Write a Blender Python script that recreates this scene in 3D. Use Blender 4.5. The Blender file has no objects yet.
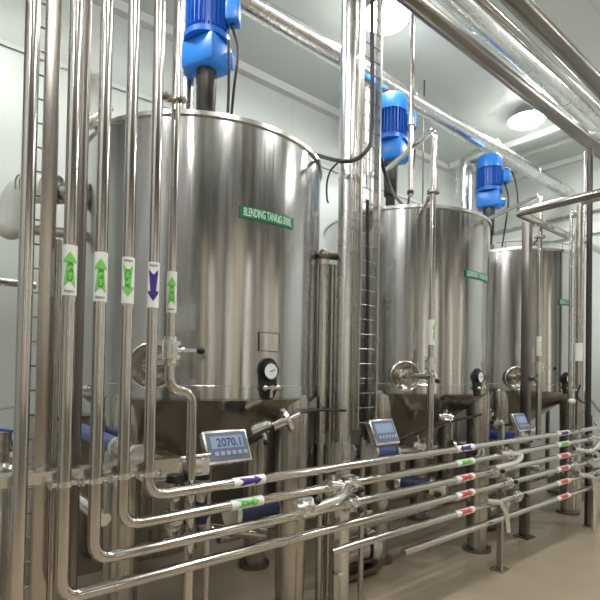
import bpy, bmesh, math, random
from mathutils import Vector, Matrix
random.seed(4)
S = 0.8                                   # all lengths below are in tank radii (0.8 m)
sc = bpy.context.scene
COL = sc.collection
V = Vector
PI = math.pi
# ------------------------------------------------------------------ camera frame
F_PX = 490.0
YAW = math.radians(50.2)
PITCH, ROLL = math.radians(1.0), 0.018
EYE = V((0, 0, 2.0))
f0 = V((math.cos(YAW), math.sin(YAW), 0)); r0 = V((math.sin(YAW), -math.cos(YAW), 0)); UP = V((0, 0, 1))
fw = (f0 * math.cos(PITCH) + UP * math.sin(PITCH)).normalized()
up0 = r0.cross(fw)
cr = (r0 * math.cos(ROLL) + up0 * math.sin(ROLL)).normalized()
cu = cr.cross(fw)
SHIFT = 64.5
def ray(px, py):
    return fw + cr * ((px - 300) / F_PX) + cu * (-(py - 300 - SHIFT) / F_PX)
def PD(px, py, d): return EYE + ray(px, py) * d
def PY(px, py, Y): r = ray(px, py); return EYE + r * (Y / r.y)
def PX(px, py, X): r = ray(px, py); return EYE + r * (X / r.x)
def PZ(px, py, Z): r = ray(px, py); return EYE + r * ((Z - EYE.z) / r.z)
def PCYL(px, py, c, R=1.0):
    r = ray(px, py); ox, oy = EYE.x - c[0], EYE.y - c[1]
    a = r.x**2 + r.y**2; b = 2 * (ox * r.x + oy * r.y); cc = ox * ox + oy * oy - R * R
    D = max(b * b - 4 * a * cc, 0)
    return EYE + r * ((-b - math.sqrt(D)) / (2 * a))

# ------------------------------------------------------------------ materials
def new_mat(name):
    m = bpy.data.materials.new(name); m.use_nodes = True
    nt = m.node_tree; b = nt.nodes['Principled BSDF']
    return m, nt, b
def plain(name, col, rough=0.5, metal=0.0, emit=None, es=0, noise=0.0, scale=20):
    m, nt, b = new_mat(name)
    b.inputs['Base Color'].default_value = (*col, 1)
    b.inputs['Roughness'].default_value = rough
    b.inputs['Metallic'].default_value = metal
    if emit:
        b.inputs['Emission Color'].default_value = (*emit, 1); b.inputs['Emission Strength'].default_value = es
    if noise:
        tc = nt.nodes.new('ShaderNodeTexCoord'); n = nt.nodes.new('ShaderNodeTexNoise'); n.inputs['Scale'].default_value = scale
        r = nt.nodes.new('ShaderNodeMapRange'); r.inputs[3].default_value = 1 - noise; r.inputs[4].default_value = 1 + noise
        mx = nt.nodes.new('ShaderNodeVectorMath'); mx.operation = 'SCALE'; mx.inputs[0].default_value = col
        nt.links.new(tc.outputs['Object'], n.inputs['Vector']); nt.links.new(n.outputs['Fac'], r.inputs[0])
        nt.links.new(r.outputs[0], mx.inputs['Scale']); nt.links.new(mx.outputs[0], b.inputs['Base Color'])
    return m
def brushed(name, col, r_lo, r_hi, vec=(14, 14, 0.8), bump=0.0, big=0.0):
    m, nt, b = new_mat(name)
    b.inputs['Metallic'].default_value = 1
    N, L = nt.nodes, nt.links
    tc = N.new('ShaderNodeTexCoord'); mp = N.new('ShaderNodeMapping'); mp.inputs['Scale'].default_value = vec
    n = N.new('ShaderNodeTexNoise'); n.inputs['Scale'].default_value = 2.0; n.inputs['Detail'].default_value = 5 if big else 1.5
    L.new(tc.outputs['Object'], mp.inputs['Vector']); L.new(mp.outputs[0], n.inputs['Vector'])
    r = N.new('ShaderNodeMapRange'); r.inputs[1].default_value = .3; r.inputs[2].default_value = .7
    r.inputs[3].default_value = r_lo; r.inputs[4].default_value = r_hi
    L.new(n.outputs['Fac'], r.inputs[0]); L.new(r.outputs[0], b.inputs['Roughness'])
    c = N.new('ShaderNodeMapRange'); c.inputs[1].default_value = .3; c.inputs[2].default_value = .7; c.inputs[3].default_value = .88; c.inputs[4].default_value = 1.08
    n2 = N.new('ShaderNodeTexNoise'); n2.inputs['Scale'].default_value = 1.1; L.new(tc.outputs['Object'], n2.inputs['Vector'])
    L.new(n2.outputs['Fac'], c.inputs[0])
    s = N.new('ShaderNodeVectorMath'); s.operation = 'SCALE'; s.inputs[0].default_value = col
    L.new(c.outputs[0], s.inputs['Scale']); L.new(s.outputs[0], b.inputs['Base Color'])
    if bump or big:
        bp = N.new('ShaderNodeBump'); bp.inputs['Strength'].default_value = bump; bp.inputs['Distance'].default_value = .002
        L.new(n.outputs['Fac'], bp.inputs['Height'])
        if big:
            n3 = N.new('ShaderNodeTexNoise'); n3.inputs['Scale'].default_value = 1.0; n3.inputs['Detail'].default_value = 1
            m3 = N.new('ShaderNodeMapping'); m3.inputs['Scale'].default_value = (2.2, 2.2, 0.9)
            L.new(tc.outputs['Object'], m3.inputs['Vector']); L.new(m3.outputs[0], n3.inputs['Vector'])
            b2 = N.new('ShaderNodeBump'); b2.inputs['Strength'].default_value = big; b2.inputs['Distance'].default_value = .02
            L.new(n3.outputs['Fac'], b2.inputs['Height']); L.new(bp.outputs[0], b2.inputs['Normal']); L.new(b2.outputs[0], b.inputs['Normal'])
        else:
            L.new(bp.outputs[0], b.inputs['Normal'])
    return m
def panelled(name, col, axis, step, rough=.45, dark=.8, width=.012, ribs=0):
    m, nt, b = new_mat(name); N, L = nt.nodes, nt.links
    tc = N.new('ShaderNodeTexCoord'); sp = N.new('ShaderNodeSeparateXYZ'); L.new(tc.outputs['Object'], sp.inputs[0])
    d = N.new('ShaderNodeMath'); d.operation = 'DIVIDE'; d.inputs[1].default_value = step * S; L.new(sp.outputs[axis], d.inputs[0])
    fr = N.new('ShaderNodeMath'); fr.operation = 'FRACT'; L.new(d.outputs[0], fr.inputs[0])
    lt = N.new('ShaderNodeMath'); lt.operation = 'LESS_THAN'; lt.inputs[1].default_value = width / step; L.new(fr.outputs[0], lt.inputs[0])
    mx = N.new('ShaderNodeMix'); mx.data_type = 'RGBA'; mx.inputs[6].default_value = (*col, 1); mx.inputs[7].default_value = (*[c * dark for c in col], 1)
    L.new(lt.outputs[0], mx.inputs[0]); L.new(mx.outputs[2], b.inputs['Base Color'])
    b.inputs['Roughness'].default_value = rough
    if ribs:
        w = N.new('ShaderNodeTexWave'); w.bands_direction = axis; w.inputs['Scale'].default_value = ribs
        L.new(tc.outputs['Object'], w.inputs['Vector'])
        bp = N.new('ShaderNodeBump'); bp.inputs['Strength'].default_value = .5; bp.inputs['Distance'].default_value = .01
        L.new(w.outputs['Fac'], bp.inputs['Height']); L.new(bp.outputs[0], b.inputs['Normal'])
    return m
M = {}
M['shell'] = brushed('brushed_tank_steel', (.575, .575, .575), .12, .24, (16, 16, .5), .2, .35)
M['steel'] = brushed('polished_pipe_steel', (.62, .595, .565), .12, .17, (6, 6, 1))
M['dull'] = brushed('satin_steel', (.50, .475, .44), .22, .30, (5, 5, 1))
M['dark'] = brushed('dark_steel', (.24, .22, .20), .30, .38, (5, 5, 1))
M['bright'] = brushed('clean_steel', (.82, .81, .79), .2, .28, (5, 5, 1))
M['clad'] = brushed('aluminium_cladding', (.76, .77, .76), .24, .29, (3, 3, 3))
M['white_clad'] = plain('white_pipe_wrap', (.74, .77, .75), .5, 0, noise=.08, scale=8)
M['blue'] = plain('blue_motor_paint', (.015, .13, .55), .35)
M['lblue'] = plain('light_blue_paint', (.02, .20, .66), .35)
M['sleeve'] = plain('blue_rubber_sleeve', (.10, .14, .30), .5, noise=.15)
M['navy'] = plain('dark_blue_rubber', (.015, .025, .07), .5, noise=.15)
M['bsleeve'] = plain('bright_blue_sleeve', (.03, .07, .32), .45)
M['black'] = plain('black_plastic', (.012, .012, .014), .45)
M['cable'] = plain('black_cable', (.015, .015, .018), .5)
M['white'] = plain('white_sticker', (.78, .80, .78), .45)
M['dial'] = plain('white_dial', (.80, .86, .92), .3)
M['green'] = plain('green_arrow_print', (.20, .60, .12), .45)
M['dgreen'] = plain('dark_green_print', (.02, .20, .03), .45)
M['purple'] = plain('purple_arrow_print', (.055, .02, .22), .45)
M['red'] = plain('red_arrow_print', (.75, .10, .07), .45)
M['sign'] = plain('green_sign', (.0, .19, .085), .4)
M['signtext'] = plain('pale_sign_lettering', (.62, .85, .74), .4)
M['ink'] = plain('dark_ink', (.04, .05, .08), .5)
M['panelblue'] = plain('slate_blue_fascia', (.12, .16, .22), .35)
M['lcd'] = plain('lcd_screen', (.15, .2, .3), .3, 0, (.32, .42, .62), .22)
M['btn'] = plain('pale_button', (.35, .42, .5), .4)
M['lamp'] = plain('lamp_diffuser', (1, 1, 1), .5, 0, (1, .985, .95), 62)
M['lampbody'] = plain('lamp_housing', (.6, .6, .58), .4, .3)
M['redp'] = plain('red_plastic', (.5, .03, .02), .4)
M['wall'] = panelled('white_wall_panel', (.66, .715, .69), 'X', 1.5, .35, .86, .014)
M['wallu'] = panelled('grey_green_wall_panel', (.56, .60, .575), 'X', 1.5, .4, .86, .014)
M['wally'] = panelled('white_end_wall_panel', (.66, .715, .70), 'Y', 1.5, .35, .86, .014)
M['ceil'] = panelled('ceiling_panel', (.60, .645, .62), 'Y', 1.45, .35, .86, .014)
M['trim'] = plain('pale_trim', (.68, .70, .68), .4)
M['brown'] = plain('taupe_wall', (.10, .092, .082), .6, noise=.2, scale=1.5)
M['sidewall'] = plain('pale_grey_side_wall', (.42, .43, .42), .6, noise=.1, scale=1.5)
M['darkpaint'] = plain('dark_weathered_metal', (.06, .058, .053), .4, .6, noise=.2)
M['daylight'] = plain('daylit_frosted_pane', (.8, .8, .8), .3, 0, (1, .92, .78), 1.0)  # glow of the added strips that streak the steel
M['cream'] = plain('cream_paint', (.80, .70, .53), .5)
M['floor'] = plain('beige_floor', (.34, .28, .205), .35, noise=.12, scale=3)

# ------------------------------------------------------------------ mesh builder
LOC = {}
class MB:
    def __init__(self): self.bm = bmesh.new(); self.flat = set()
    def _grid(self, rings, closed_ring=True, cap0=True, cap1=True, smooth=True):
        bm = self.bm; vs = [[bm.verts.new(p) for p in r] for r in rings]
        n = len(rings[0])
        for a, b in zip(vs, vs[1:]):
            for i in range(n if closed_ring else n - 1):
                j = (i + 1) % n
                f = bm.faces.new((a[i], a[j], b[j], b[i])); f.smooth = smooth
        if cap0: bm.faces.new(list(reversed(vs[0])))
        if cap1: bm.faces.new(vs[-1])
        return self
    def cyl(self, a, b, r, r2=None, n=20, cap=True):
        a, b = V(a), V(b); r2 = r if r2 is None else r2
        z = (b - a).normalized(); x = z.orthogonal().normalized(); y = z.cross(x)
        rr = lambda c, q: [c + (x * math.cos(2*PI*i/n) + y * math.sin(2*PI*i/n)) * q for i in range(n)]
        return self._grid([rr(a, r), rr(b, r2)], cap0=cap, cap1=cap)
    def lathe(self, prof, o=(0, 0, 0), axis=(0, 0, 1), n=32, cap0=False, cap1=False):
        o = V(o); z = V(axis).normalized(); x = z.orthogonal().normalized(); y = z.cross(x)
        return self._grid([[o + z * h + (x * math.cos(2*PI*i/n) + y * math.sin(2*PI*i/n)) * max(r, 1e-4) for i in range(n)] for r, h in prof], cap0=cap0, cap1=cap1)
    def box(self, c, s, rot=None, bev=0.0):
        c = V(c); R = rot or Matrix.Identity(3); h = [q / 2 for q in s]
        tb = bmesh.new(); bmesh.ops.create_cube(tb, size=1)
        for v in tb.verts: v.co = V((v.co.x * s[0], v.co.y * s[1], v.co.z * s[2]))
        if bev: bmesh.ops.bevel(tb, geom=tb.edges[:], offset=bev, segments=2, affect='EDGES', profile=.5)
        mp = {v: self.bm.verts.new(c + R @ v.co) for v in tb.verts}
        for f in tb.faces:
            self.bm.faces.new([mp[v] for v in f.verts])
        tb.free(); return self
    def beam(self, a, b, w, h):
        a, b = V(a), V(b); x = (b - a).normalized(); up = V((0, 0, 1)) if abs(x.z) < .9 else V((0, 1, 0))
        y = up.cross(x).normalized(); z = x.cross(y)
        return self.box((a + b) / 2, ((b - a).length, w, h), Matrix((x, y, z)).transposed())
    def sphere(self, c, r, n=14, sc_=(1, 1, 1)):
        prof = []
        rings = []
        c = V(c)
        for k in range(1, n // 2):
            t = PI * k / (n // 2)
            rings.append([c + V((math.sin(t) * math.cos(2*PI*i/n) * r * sc_[0], math.sin(t) * math.sin(2*PI*i/n) * r * sc_[1], -math.cos(t) * r * sc_[2])) for i in range(n)])
        return self._grid(rings)
    def torus(self, c, axis, R, r, n=40, m=8):
        c = V(c); z = V(axis).normalized(); x = z.orthogonal().normalized(); y = z.cross(x)
        rings = []
        for i in range(n + 1):
            t = 2*PI*i/n; d = x * math.cos(t) + y * math.sin(t)
            rings.append([c + d * (R + r * math.cos(2*PI*j/m)) + z * (r * math.sin(2*PI*j/m)) for j in range(m)])
        return self._grid(rings, cap0=False, cap1=False)
    def tube(self, pts, r, bend=None, n=16, seg=7):
        """pipe through a polyline with rounded elbows"""
        pts = [V(p) for p in pts]; bend = 3 * r if bend is None else bend
        path = [pts[0]]
        for i in range(1, len(pts) - 1):
            p, a, b = pts[i], pts[i-1], pts[i+1]
            u, w = (a - p), (b - p); bb = min(bend, u.length * .49, w.length * .49)
            s, e = p + u.normalized() * bb, p + w.normalized() * bb
            for k in range(seg + 1):
                t = k / seg; path.append(s.lerp(p, t).lerp(p.lerp(e, t), t))
        path.append(pts[-1])
        return self.sweep(path, r, n)
    def sweep(self, path, r, n=12):
        T = []
        for i in range(len(path)):
            a = path[max(i-1, 0)]; b = path[min(i+1, len(path)-1)]; T.append((b - a).normalized())
        x = T[0].orthogonal().normalized(); rings = []
        for p, t in zip(path, T):
            x = (x - t * x.dot(t)).normalized(); y = t.cross(x)
            rings.append([p + (x * math.cos(2*PI*j/n) + y * math.sin(2*PI*j/n)) * r for j in range(n)])
        return self._grid(rings)
    def cable(self, pts, r, n=8, sub=8):
        pts = [V(p) for p in pts]; P = [pts[0]] + pts + [pts[-1]]; path = []
        for i in range(1, len(P) - 2):
            for k in range(sub):
                t = k / sub; a, b, c, d = P[i-1], P[i], P[i+1], P[i+2]
                path.append(.5 * ((2*b) + (c - a) * t + (2*a - 5*b + 4*c - d) * t*t + (3*b - a - 3*c + d) * t**3))
        path.append(pts[-1]); return self.sweep(path, r, n)
    def build(self, name, mat, parent=None, at=None):
        me = bpy.data.meshes.new(name)
        o = bpy.data.objects.new(name, me); COL.objects.link(o)
        off = V((0, 0, 0))
        if parent is not None: o.parent = parent; off = LOC.get(parent.name, V((0, 0, 0)))
        elif at is not None: off = V(at); o.location = off * S
        LOC[o.name] = off
        bmesh.ops.recalc_face_normals(self.bm, faces=self.bm.faces[:])
        for v in self.bm.verts: v.co = (v.co - off) * S
        self.bm.to_mesh(me); self.bm.free()
        me.set_sharp_from_angle(angle=math.radians(38))
        me.materials.append(M[mat]); return o
def tag(o, label, cat, group=None, kind=None):
    o['label'] = label; o['category'] = cat
    if group: o['group'] = group
    if kind: o['kind'] = kind
    return o
def thing(name, loc, label, cat, group=None):
    o = bpy.data.objects.new(name, None); COL.objects.link(o); o.empty_display_size = .1
    o.location = V(loc) * S; LOC[o.name] = V(loc); return tag(o, label, cat, group)
def struct(o): o['kind'] = 'structure'; return o
def text_mesh(s, size, sx=1.0, fit=None, bold=.02):
    cu_ = bpy.data.curves.new('t', 'FONT'); cu_.body = s; cu_.size = size; cu_.align_x = 'CENTER'; cu_.align_y = 'CENTER'; cu_.resolution_u = 3; cu_.offset = bold * size
    o = bpy.data.objects.new('t', cu_); COL.objects.link(o)
    dg = bpy.context.evaluated_depsgraph_get(); me = bpy.data.meshes.new_from_object(o.evaluated_get(dg))
    if fit: w_ = max(v.co.x for v in me.vertices) - min(v.co.x for v in me.vertices); sx = fit / w_
    vs = [(v.co.x * sx, v.co.y) for v in me.vertices]; fs = [list(p.vertices) for p in me.polygons]
    bpy.data.objects.remove(o); bpy.data.curves.remove(cu_); bpy.data.meshes.remove(me)
    return vs, fs
def put_text(mb, s, size, fn, sx=1.0, fit=None):
    vs, fs = text_mesh(s, size, sx, fit)
    bv = [mb.bm.verts.new(fn(x, y)) for x, y in vs]
    for f in fs:
        try: mb.bm.faces.new([bv[i] for i in f])
        except ValueError: pass
    return mb
def patch(mb, fn, x0, x1, y0, y1, nx=8, ny=2):
    g = [[mb.bm.verts.new(fn(x0 + (x1-x0)*i/nx, y0 + (y1-y0)*j/ny)) for j in range(ny + 1)] for i in range(nx + 1)]
    for i in range(nx):
        for j in range(ny): mb.bm.faces.new((g[i][j], g[i+1][j], g[i+1][j+1], g[i][j+1]))

# ------------------------------------------------------------------ room
X0, X1, Y0, Y1, H = -4.0, 10.8, -4.5, 6.2, 6.58
def slab(name, c, s, mat): return struct(MB().box(c, s).build(name, mat, at=c))
slab('floor', ((X0+X1)/2, (Y0+Y1)/2, -.1), (X1-X0+.4, Y1-Y0+.4, .2), 'floor')
slab('ceiling', ((X0+X1)/2, (Y0+Y1)/2, H+.1), (X1-X0+.4, Y1-Y0+.4, .2), 'ceil')
ZU = 5.55                                  # joint between lower and upper wall panels
slab('wall_back', ((X0+X1)/2, Y1+.1, ZU/2), (X1-X0+.4, .2, ZU), 'wall')
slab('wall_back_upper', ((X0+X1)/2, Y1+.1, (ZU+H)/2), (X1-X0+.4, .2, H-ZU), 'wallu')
slab('wall_right', (X1+.1, (Y0+Y1)/2, 2.55), (.2, Y1-Y0, 5.1), 'wally')
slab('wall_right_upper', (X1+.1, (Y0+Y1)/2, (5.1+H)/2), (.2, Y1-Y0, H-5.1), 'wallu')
slab('wall_left', (X0-.1, (Y0+Y1)/2, H/2), (.2, Y1-Y0, H), 'sidewall')
slab('wall_front', ((X0+X1)/2, Y0-.1, H/2), (X1-X0+.4, .2, H), 'brown')
def trim(a, b, w, h, n): struct(MB().beam(a, b, w, h).build('trim_%d' % n, 'trim', at=a))
trim((X0, Y1-.06, H-.06), (X1, Y1-.06, H-.06), .12, .12, 1)
trim((X0, Y1-.015, ZU), (X1, Y1-.015, ZU), .03, .05, 2)
trim((X1-.06, Y0, H-.06), (X1-.06, Y1, H-.06), .12, .12, 3)
trim((X1-.04, Y0, 5.02), (X1-.04, Y1, 5.02), .08, .22, 4)
trim((X1-.02, Y0, 5.35), (X1-.02, Y1, 5.35), .03, .05, 5)
for n, (x, w) in enumerate([(-2.6, .5), (-.3, .35), (1.9, .8), (4.6, .35), (7.2, .7), (9.4, .3)]):
    struct(MB().box((x, Y0+.1, 2.6), (w, .2, 5.2)).build('door_%d' % (n+1), 'cream', at=(x, Y0+.1, 0)))  # unseen cream panels, added to reflect as vertical streaks in the steel
for n, (x, w, z) in enumerate([(-1.5, .3, 2.9), (.9, .28, 2.9), (3.2, .35, 2.9), (6.1, .3, 2.9), (8.4, .3, 2.9)]):
    wf = struct(MB().box((x, Y0+.04, z), (w+.16, .08, 3.3)).build('window_%d' % (n+1), 'trim', at=(x, Y0, 0)))
    MB().box((x, Y0+.09, z), (w, .02, 3.14)).build('pane', 'daylight', wf)  # unseen glowing strips, added for bright streaks in pipes and tanks
# ceiling lamps
def lamp(x, y, label):
    t = thing('ceiling_lamp', (x, y, H), label, 'lamp', 'ceiling lamps')
    MB().lathe([(.05, 0), (.05, .05), (.14, .09), (.30, .13), (.30, .15)], (x, y, H-.001), (0, 0, -1), 32, cap0=True).build('housing', 'lampbody', t)
    MB().lathe([(.285, .14), (.285, .17), (.24, .21), (.13, .24), (.001, .25)], (x, y, H-.001), (0, 0, -1), 32).build('diffuser', 'lamp', t)
lp = PZ(527, 117, H-.1)
lamp(lp.x, lp.y, 'bright glowing ceiling lamp above the right-hand blending tank')
for x in (lp.x-3.7, lp.x-7.4): lamp(x, lp.y, 'glowing ceiling lamp out of frame high above the left tanks')
for y in (1.5, -1.2):  # unseen rows; the one by the rails added to brighten their tops
  for x in (lp.x, lp.x-3.7, lp.x-7.4, lp.x-11): lamp(x, y, 'glowing ceiling lamp of the rows towards and behind the viewer')
# ceiling trunking crossing the room
a = PZ(508, 146, H-.06)
o = MB().beam((a.x, Y0+.01, H-.062), (a.x, Y1-.15, H-.062), .10, .12).build('cable_trunking', 'trim', at=(a.x, 0, H))
tag(o, 'pale double trunking running across the ceiling beyond the bright lamp', 'trunking')

b_ = PZ(516, 157, H-.04)
tag(MB().beam((b_.x, Y0+.01, H-.042), (b_.x, Y1-.15, H-.042), .06, .08).build('ceiling_conduit', 'trim', at=(b_.x, 0, H)), 'slimmer pale conduit running beside the ceiling trunking on its far side', 'conduit')
# ------------------------------------------------------------------ overhead pipes along the row
def overhead(px, py, Y, r, mat, name, label, cat, x0=-3.9, x1=X1-.01, seams=True, hang=False):
    p = PY(px, py, Y); t = thing(name, (x0, p.y, p.z), label, cat)
    MB().cyl((x0, p.y, p.z), (x1, p.y, p.z), r, n=28).build('pipe_run', mat, t)
    if seams:
        x = x0 + .6
        while x < x1 - .2:
            MB().cyl((x, p.y, p.z), (x+.03, p.y, p.z), r*1.035, n=28).build('joint_band', 'bright' if mat == 'clad' else 'dull', t); x += 1.25
    if hang:
        x = x0 + 1
        while x < x1:
            MB().cyl((x, p.y, p.z + r*.9), (x, p.y, H-.001), .012, n=8).build('hanger_rod', 'dull', t); x += 2.5
    return p
overhead(510, 158.5, 4.25, .115, 'clad', 'overhead_pipe', 'large silver clad overhead pipe slanting down above the middle tank motor', 'pipe')
#overhead(510, 170, 4.05, .04, 'steel', 'overhead_pipe', 'slim polished overhead pipe hugging the underside of the large clad pipe', 'pipe', seams=False, hang=False)
overhead(557, 117, 2.75, .078, 'dark', 'overhead_pipe', 'dull brown-grey overhead pipe passing just right of the bright lamp', 'pipe', seams=False)
overhead(577, 106, 3.2, .15, 'clad', 'overhead_pipe', 'wide bright clad overhead pipe in the top right corner', 'pipe')
overhead(592, 104, 2.4, .045, 'steel', 'overhead_pipe', 'slim overhead pipe between the clad pipe and the corner duct', 'pipe', seams=False)
overhead(599, 86, 2.0, .08, 'dark', 'overhead_pipe', 'dark overhead duct cut off by the top right corner', 'pipe', seams=False)

# ------------------------------------------------------------------ blending tanks
ZT, ZB, ZA = 3.755, 1.80, 1.14              # shell top, shell bottom, cone tip
TX = [(2.118, 3.868), (4.89, 3.868), (7.42, 3.868)]
def on_cyl(c, ang, z, R=1.0): return V((c[0] + R * math.cos(ang), c[1] + R * math.sin(ang), z))
def ang_of(p, c): return math.atan2(p.y - c[1], p.x - c[0])
def tank(c, label, sign, sign_at, gauge_at, dish_at, plate=None):
    cx, cy = c
    t = thing('blending_tank', (cx, cy, 0), label, 'tank', 'row of blending tanks')
    MB().lathe([(1, ZB-ZB), (1, ZT-ZB)], (cx, cy, ZB), n=96).build('shell', 'shell', t)
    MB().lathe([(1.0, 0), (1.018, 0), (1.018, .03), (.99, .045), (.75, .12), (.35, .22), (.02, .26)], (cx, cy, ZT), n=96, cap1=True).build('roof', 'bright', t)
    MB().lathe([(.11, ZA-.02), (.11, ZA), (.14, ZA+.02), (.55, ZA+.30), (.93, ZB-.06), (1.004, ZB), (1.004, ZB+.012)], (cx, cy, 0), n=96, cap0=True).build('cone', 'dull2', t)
    MB().lathe([(1.0, ZB+.004), (1.004, ZB+.008), (1.004, ZB+.10), (1.0, ZB+.105)], (cx, cy, 0), n=96).build('bottom_band', 'shell', t)
    for k in range(4):
        a = math.radians(23 + 90 * k); p = on_cyl(c, a, 0, .895)
        lg = MB().lathe([(.105, .03), (.118, .3), (.130, ZB-.25), (.132, ZB-.02), (.12, ZB+.03), (.02, ZB+.07)], (p.x, p.y, 0), n=28, cap0=True, cap1=True).build('leg', 'dull', t)
        MB().cyl((p.x, p.y, 0), (p.x, p.y, .035), .16, n=28).build('foot_plate', 'dark', lg)
    # outlet under the cone
    MB().cyl((cx, cy, ZA), (cx, cy, ZA-.16), .07).cyl((cx, cy, ZA-.03), (cx, cy, ZA-.055), .11).build('outlet', 'steel', t)
    # sign
    p = PCYL(*sign_at[:2], c); q = PCYL(*sign_at[2:], c)
    zc = (p.z + q.z) / 2; a0, a1 = ang_of(p, c), ang_of(q, c)
    if a1 < a0: a1 += 2*PI
    ac, hw = (a0 + a1)/2, (a1 - a0)/2; R = 1.006; hh = .035 if len(sign_at) == 4 else .032
    def fn(x, y, R=R): return on_cyl(c, ac + x / R, zc + y, R)
    m = MB(); patch(m, lambda x, y: fn(x, y, 1.006), -hw, hw, -.042, .042, 20, 1)
    sg = m.build('sign', 'sign', t)
    m = MB(); put_text(m, sign, .080, lambda x, y: fn(x, y, 1.010), fit=hw * 1.76)
    m.build('lettering', 'signtext', sg)
    # dial thermometer with its backing plate
    p = PCYL(*gauge_at, c); a = ang_of(p, c); n = V((math.cos(a), math.sin(a), 0)); tv = V((-n.y, n.x, 0))
    z = p.z
    m = MB()
    ring = lambda R_, d, k=28: None
    pts = []
    for k in range(24):
        th = 2*PI*k/24; w, h = .082*math.cos(th), .095*math.sin(th)
        if math.sin(th) < 0: h = .085*math.sin(th)*2.5 if abs(math.cos(th)) < .99 else 0; w = .075*math.cos(th) if abs(math.cos(th)) > .9 else .07*(1 if math.cos(th) > 0 else -1)*(.4+.6*min(1, abs(math.cos(th))*1.4))
        pts.append((w, h))
    f_ = [p + tv*w + V((0, 0, h)) + n*.015 for w, h in pts]; b_ = [p + tv*w + V((0, 0, h)) - n*.02 for w, h in pts]
    m._grid([b_, f_], smooth=False)
    g = m.build('gauge', 'black', t)
    c0 = p + n*.012
    MB().lathe([(.064, 0), (.068, .03), (.062, .042), (.055, .036)], c0, n, 32).build('bezel', 'black', g)
    MB().lathe([(.0565, .034), (.0001, .036)], c0, n, 32).build('dial', 'dial', g)
    nd = c0 + n*.04; MB().beam(nd - tv*.012 - V((0, 0, .004)), nd + tv*.03 + V((0, 0, .012)), .004, .005).build('needle', 'ink', g)
    b = p - V((0, 0, .12))
    MB().cyl(b, b + n*.07, .022, n=14).cyl(b + n*.05 - tv*.05, b + n*.05 + tv*.055, .017, n=12).sphere(b + n*.05 + tv*.055, .028).sphere(b + n*.05 - tv*.05, .022).cyl(b + n*.05, b + n*.05 - V((0, 0, .07)), .014, n=12).build('fitting', 'steel', g)
    # side dish with nozzle
    p = PCYL(*dish_at, c); a = ang_of(p, c); n = V((math.cos(a), math.sin(a), 0)); tv = V((-n.y, n.x, 0))
    n2 = (n * .9 + tv * .25).normalized()
    R = .155
    d = MB().lathe([(R*.98, -.06), (R, .045), (R*1.03, .055), (R*.95, .055), (R*.86, .03), (R*.5, .005), (.001, 0)], p, n2, 48).build('side_dish', 'dull', t)
    MB().torus(p + n2*.052, n2, R*.98, .008, 48).build('rim', 'bright', d)
    MB().lathe([(.06, 0), (.06, .03), (.03, .035), (.03, .09)], p, n2, 24, cap1=True).build('hub', 'steel', d)
    if plate:
        p = PCYL(*plate, c); a = ang_of(p, c)
        m = MB(); patch(m, lambda x, y: on_cyl(c, a + x, p.z + y, 1.008), -.085, .085, -.066, .066, 8, 1)
        pl = m.build('nameplate', 'shell', t)
        m = MB()
        for sx, sy, w, h in ((0, .066, .172, .006), (0, -.066, .172, .006), (-.086, 0, .006, .135), (.086, 0, .006, .135)):
            patch(m, lambda x, y: on_cyl(c, a + sx + x, p.z + sy + y, 1.011), -w/2, w/2, -h/2, h/2, 6, 1)
        m.build('plate_edge', 'dark', pl)
    return t
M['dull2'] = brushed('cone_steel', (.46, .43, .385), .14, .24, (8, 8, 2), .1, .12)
tank(TX[0], 'nearest and largest blending tank with green sign reading 3000L and a nameplate', 'BLENDING TANK#2-3000L', (239, 211, 293, 225), (267.5, 371), (153, 366), (269, 342))
tank(TX[1], 'middle blending tank behind the vertical cable ladder, blue motor on top', 'BLENDING TANK#3-3000L', (464.5, 273, 487.5, 280), (477, 377), (404, 376))
tank(TX[2], 'farthest blending tank at the right, partly behind a square post', 'BLENDING TANK#4-3000L', (558.5, 301.5, 573, 304), (566, 379), (515, 378))
# thin wire loop above the far tank rim
m = MB(); c = TX[2]
m.sweep([on_cyl(c, math.radians(200 + 3.5*k), ZT+.13, .98) for k in range(50)], .006, 6)
for k in (2, 16, 30, 46): p = on_cyl(c, math.radians(200+3.5*k), 0, .98); m.cyl((p.x, p.y, ZT), (p.x, p.y, ZT+.13), .005, n=6)
tag(m.build('wire_guard', 'dark', at=(c[0], c[1], ZT)), 'thin dark wire guard above the rim of the farthest tank', 'guard')

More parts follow.
